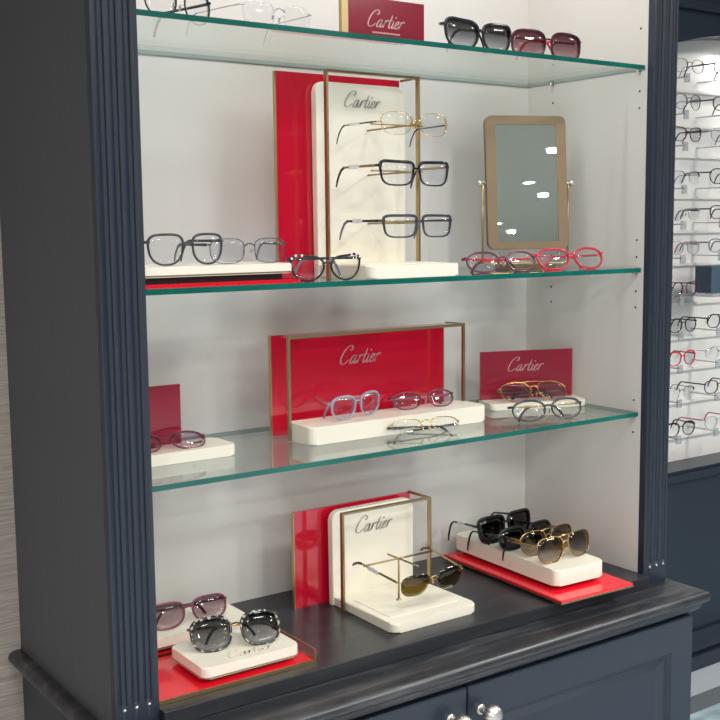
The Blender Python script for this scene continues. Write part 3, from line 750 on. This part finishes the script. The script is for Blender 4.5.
# deck
g = 'sunglasses on the black deck'
BZ = DK+.0303
glasses('black speckled sunglasses with gold bridge on front left cream block', (.160, .062, BZ), -14, group=g, frame='ac_speckle', temple='bright_gold', tip='ac_black', lens='lens_grey', bridge='wire', a=.0275, b=.0225, gap=.020, nt=3.2, nb=2.5, taper=.03, rw=.0046, rd=.005, fold=(78, 84), tilt=-26, topthick=0.5, **SUN)
glasses('plum square sunglasses with pink lenses on back left cream block', (.146, .196, BZ), -3, group=g, frame='ac_plum', temple='ac_plum', tip='ac_plum', lens='lens_plum', a=0.0275, b=.0178, gap=.018, nt=3.4, nb=2.2, taper=.06, rw=.0038, rd=.0045, fold=(80, 84), tilt=-16, **SUN)
glasses('gold sunglasses with olive and dark lenses on the peg of low display', (.535, .060, EYE-.627-.0165), 0, group=g, rim='none', frame='gold', temple='gold_dark', tip='ac_horn', lens='lens_olive', bridge='wire', a=.0275, b=.0185, gap=.017, nt=3.0, nb=2.6, av=.1, pads=True, drop=0.012, L=.132, tags=(-1,), zt=.45, zb=.35, tilt=6, **SUN)
KZ = DK+.0485
row = 'row of four sunglasses on the long cream block'
for lab, x, y, rz, kw in (
    ('big black square sunglasses, rearmost on the long cream block', .838, .203, 2, dict(frame='ac_black', temple='ac_black', lens='lens_black', a=.0285, b=.0225, nt=5, nb=3.2, rw=.0056, rd=.005, gap=.016, tags=(-1,))),
    ('black rounded sunglasses, second from the back on the long cream block', .838, .145, 2, dict(frame='ac_black', temple='ac_black', lens='lens_smoke', a=.0285, b=.0185, nt=3.2, nb=2.5, rw=.0046, rd=.0045, gap=.016)),
    ('gold rimmed brown aviator sunglasses, second from the front on the long block', .845, .094, 2, dict(frame='bright_gold', temple='gold', tip='ac_black', lens='lens_brown', bridge='double', a=.0290, b=.0220, nt=3.0, nb=2.3, av=.14, rw=.0013, rd=.0022, gap=.016, pads=True)),
    ('gold rimmed brown square sunglasses, frontmost on the long cream block', .8375, .042, 2, dict(frame='bright_gold', temple='gold', tip='ac_black', lens='lens_brown', bridge='double', a=.0290, b=.0225, nt=3.6, nb=2.7, av=.1, rw=.0015, rd=.0025, gap=.016, pads=True))):
    d = dict(group=row, drop=.040, L=.112, tilt=-7, splay=-.018, zt=.5); d.update(SUN); d.update(kw)
    glasses(lab, (x, y, KZ), rz, **d)

#@@UNIT
# ------------------------------------------------------------------ neighbouring wall unit
u = thing('wall_unit', 'navy wall unit with arched white eyewear rack, right of the cabinet', 'wall unit', (0, 0, 0))
UX0, UX1, UY, UT = 1.62, 3.30, .80, 2.45
AX0, AX1, AB = 2.00, 2.90, EYE-.775
def arch(x): return EYE+.548-.30*(x-2.45)**2
b = MB(); xs = [AX0+(AX1-AX0)*i/24 for i in range(25)]
def slab(pts): b.prism(pts, UY, UY+.022, 'y')
slab([(UX0, 0), (AX0, 0), (AX0, UT), (UX0, UT)]); slab([(AX1, 0), (UX1, 0), (UX1, UT), (AX1, UT)]); slab([(AX0, 0), (AX1, 0), (AX1, AB), (AX0, AB)])
slab([(x, arch(x)) for x in xs]+[(AX1, UT), (AX0, UT)])
b.build('face_frame', 'navy_smooth', u)
b = MB()
for x0, x1 in zip(xs, xs[1:]): b.quad((x0, UY+.022, arch(x0)), (x1, UY+.022, arch(x1)), (x1, .90, arch(x1)), (x0, .90, arch(x0)))
for x in (AX0, AX1): b.quad((x, UY+.022, AB), (x, .90, AB), (x, .90, arch(x)), (x, UY+.022, arch(x)))
b.quad((AX0, UY+.022, AB), (AX1, UY+.022, AB), (AX1, .90, AB), (AX0, .90, AB)); b.build('recess_lining', 'navy_smooth', u)
# white slatted rack
ZS = [.4333, .3278, .2357, .1108, .0052, -.0955, -.218, -.3266, -.427, -.5314, -.6429]
b = MB(); b.prism([(AX0, AB+.0005)]+[(AX1, AB+.0005)]+[(x, arch(x)-.0005) for x in xs[::-1]], .9005, .912, 'y'); rk = b.build('rack_panel', 'rack', u)
b = MB()
for z in ZS: b.box(AX0+.004, AX1-.004, .890, .9003, EYE+z-.058, EYE+z-.050)
b.build('rack_rails', 'rack', rk)
bx('upper_moulding', 'navy_smooth', u, UX0, UX1, UY-.014, UY-.0003, EYE-.806, EYE-.785, bevel=.003)
bx('base_moulding', 'navy_smooth', u, UX0, UX1, UY-.012, UY-.0003, EYE-1.368, EYE-1.300, bevel=.003)
bx('skirting', 'navy_smooth', u, UX0, UX1, UY-.016, UY-.0003, 0.0005, EYE-1.380, bevel=.003)
bx('cornice', 'navy_smooth', u, UX0, UX1, UY-.02, UY-.0003, EYE+.595, EYE+.62, bevel=.003)
b = MB(); b.box(UX0, UX0+.02, UY+.0225, .954, 0, UT); b.box(UX1-.02, UX1, UY+.0225, .954, 0, UT); b.box(UX0+.02, UX1-.02, UY+.0225, .954, UT-.02, UT); b.box(UX0+.02, UX1-.02, .945, .954, 0, UT-.02)
b.build('carcass', 'navy', u)
t = thing('rack_light', 'slim white light bar at the top of the arched rack', 'light', (2.45, .845, EYE+.515))
bx('housing', 'tag', t, -.12, .12, -.012, .012, -.008, .012)
bx('diffuser', 'led', t, -.115, .115, -.009, .009, -.0105, -.0083)
ld = bpy.data.lights.new('rack_light_beam', 'AREA'); ld.shape = 'RECTANGLE'; ld.size = .23; ld.size_y = .02; ld.energy = .9; ld.color = (1, .97, .93)
lo = bpy.data.objects.new('rack_light_beam', ld); COL.objects.link(lo); lo.location = (0, 0, -.013); lo.parent = t
# dark box sign on the rack
t = thing('box_sign', 'dark blue box sign hanging on the white rack', 'sign', (2.215, .77, EYE-.232))
bx('box', 'slate', t, -.055, .055, -.022, .040, .0, .082, bevel=.002)
bx('ledge', 'acrylic_grey', t, -.05, .06, -.024, .120, -.012, -.0005)
b = MB()
for i, (x, w) in enumerate(((-.012, .012), (.004, .014), (-.006, .010), (.008, .01))): b.box(x, x+w, -.0228, -.0222, .048-.012*(i//2), .052-.012*(i//2), bevel=.0002)
b.build('sign_marks', 'letter_white', t)
G2 = 'glasses on the white rack'
def rackg(z, x, label, **kw):
    d = dict(name='eyeglasses', cat='glasses', group=G2, N=24, L=.105, drop=.03, pads=False, a=.026, b=.0185); d.update(kw)
    rt = glasses(label, (x, .785, EYE+z-.020), random.uniform(-4, 4), **d)
    b = MB(); b.box(-.010, .010, .006, .0125, -.026, .0, bevel=.001); b.box(-.006, .006, .0125, .112, -.012, -.008)
    o = b.build('acrylic_rest', 'acrylic_grey', rt)
    return rt
X1, X2 = 2.082, 2.262
MET = dict(bridge='wire', rw=.0013, rd=.002, tw=.0014, th=.002)
rows = [
 ('thin grey metal glasses, topmost of the left column on the rack', dict(frame='gun', temple='gun', nt=2.3, nb=2.2, **MET), 'glasses with dark temples, topmost of the right column on the rack', dict(frame='ac_dkgrey', temple='ac_dkgrey')),
 ('round dark wire glasses, second from top in left column on the rack', dict(frame='ac_dkgrey', temple='gun', nt=2.2, nb=2.1, b=.021, **MET), 'black glasses, second from top in right column on the rack', dict(frame='ac_black', temple='ac_black')),
 ('burgundy cat-eye glasses, third from top in left column on the rack', dict(frame='ac_wine', temple='ac_dkgrey', catl=.005, taper=.1, rw=.0026), 'clear grey glasses, third from top in right column on the rack', dict(frame='ac_clear', temple='ac_grey')),
 ('rimless glasses with black bridge, fourth from top in left column', dict(rim='half', frame='ac_black', temple='gun', **MET), 'black round glasses, fourth from top in right column', dict(frame='ac_black', temple='gun', b=.021, nt=2.2)),
 ('rimless silver glasses, fifth from top in left column on the rack', dict(rim='none', frame='silver', temple='gun', bridge='wire', pads=True), 'dark brown glasses, fifth from top in right column on the rack', dict(frame='ac_burg', temple='ac_dkgrey')),
 ('clear pinkish glasses, sixth from top in left column on the rack', dict(frame='ac_clear', temple='ac_rose', rw=.0026), 'grey glasses above the dark blue box sign', dict(frame='ac_grey', temple='ac_grey')),
 ('dark red cat-eye glasses left of the dark blue box sign', dict(frame='ac_wine', temple='ac_black', catl=.005, taper=.1, rw=.003), None, None),
 ('black rounded glasses, eighth from top in left column on the rack', dict(frame='ac_black', temple='ac_black', rw=.003, taper=.1), 'black glasses just below the dark blue box sign', dict(frame='ac_black', temple='ac_dkgrey', rw=.003)),
 ('bright red glasses, ninth from top in left column on the rack', dict(frame='ac_red', temple='gun', rw=.0034, taper=.1, topthick=1.0), 'silver metal glasses, third from bottom in right column', dict(rim='half', frame='silver', temple='silver', **MET)),
 ('clear glasses with black top bar, second from bottom in left column', dict(rim='half', frame='ac_dkgrey', temple='ac_black', **MET), 'dark burgundy glasses, second from bottom in right column', dict(frame='ac_burg', temple='ac_black', rw=.003)),
 ('black browline glasses, lowest of the left column on the rack', dict(frame='ac_black', temple='ac_black', rw=.0026, topthick=1.6, taper=.08), 'pale pink clear glasses, lowest of the right column on the rack', dict(frame='ac_clear', temple='ac_rose', rw=.0026)),
]
for z, (l1, k1, l2, k2) in zip(ZS, rows):
    rackg(z, X1, l1, **k1)
    if l2: rackg(z+.004, X2, l2, **k2)

#@@CAMERA
# ------------------------------------------------------------------ camera and colour
yaw, pitch, roll = .6115, -.1193, -.0103
F = Vector((math.sin(yaw)*math.cos(pitch), math.cos(yaw)*math.cos(pitch), math.sin(pitch)))
R0 = Vector((math.cos(yaw), -math.sin(yaw), 0)); U0 = R0.cross(F)
R = math.cos(roll)*R0+math.sin(roll)*U0; U = -math.sin(roll)*R0+math.cos(roll)*U0
cd = bpy.data.cameras.new('camera'); cd.sensor_width = 36; cd.lens = 1109.56*36/720; cd.clip_start = .02; cd.clip_end = 60
co = bpy.data.objects.new('camera', cd); COL.objects.link(co)
co.matrix_world = Matrix(((R.x, U.x, -F.x, -.6141), (R.y, U.y, -F.y, -1.3698), (R.z, U.z, -F.z, EYE-.0232), (0, 0, 0, 1)))
scn.camera = co
w = bpy.data.worlds.new('world'); scn.world = w; w.use_nodes = True
w.node_tree.nodes['Background'].inputs[0].default_value = (.8, .85, .9, 1); w.node_tree.nodes['Background'].inputs[1].default_value = .1
scn.view_settings.view_transform = 'Standard'; scn.view_settings.look = 'None'; scn.view_settings.gamma = 1; scn.view_settings.exposure = 0.18
scn.view_settings.use_curve_mapping = False
cy = scn.cycles
cy.use_denoising = True; cy.max_bounces = 10; cy.transparent_max_bounces = 40; cy.glossy_bounces = 6; cy.diffuse_bounces = 5
cy.caustics_reflective = False; cy.caustics_refractive = False
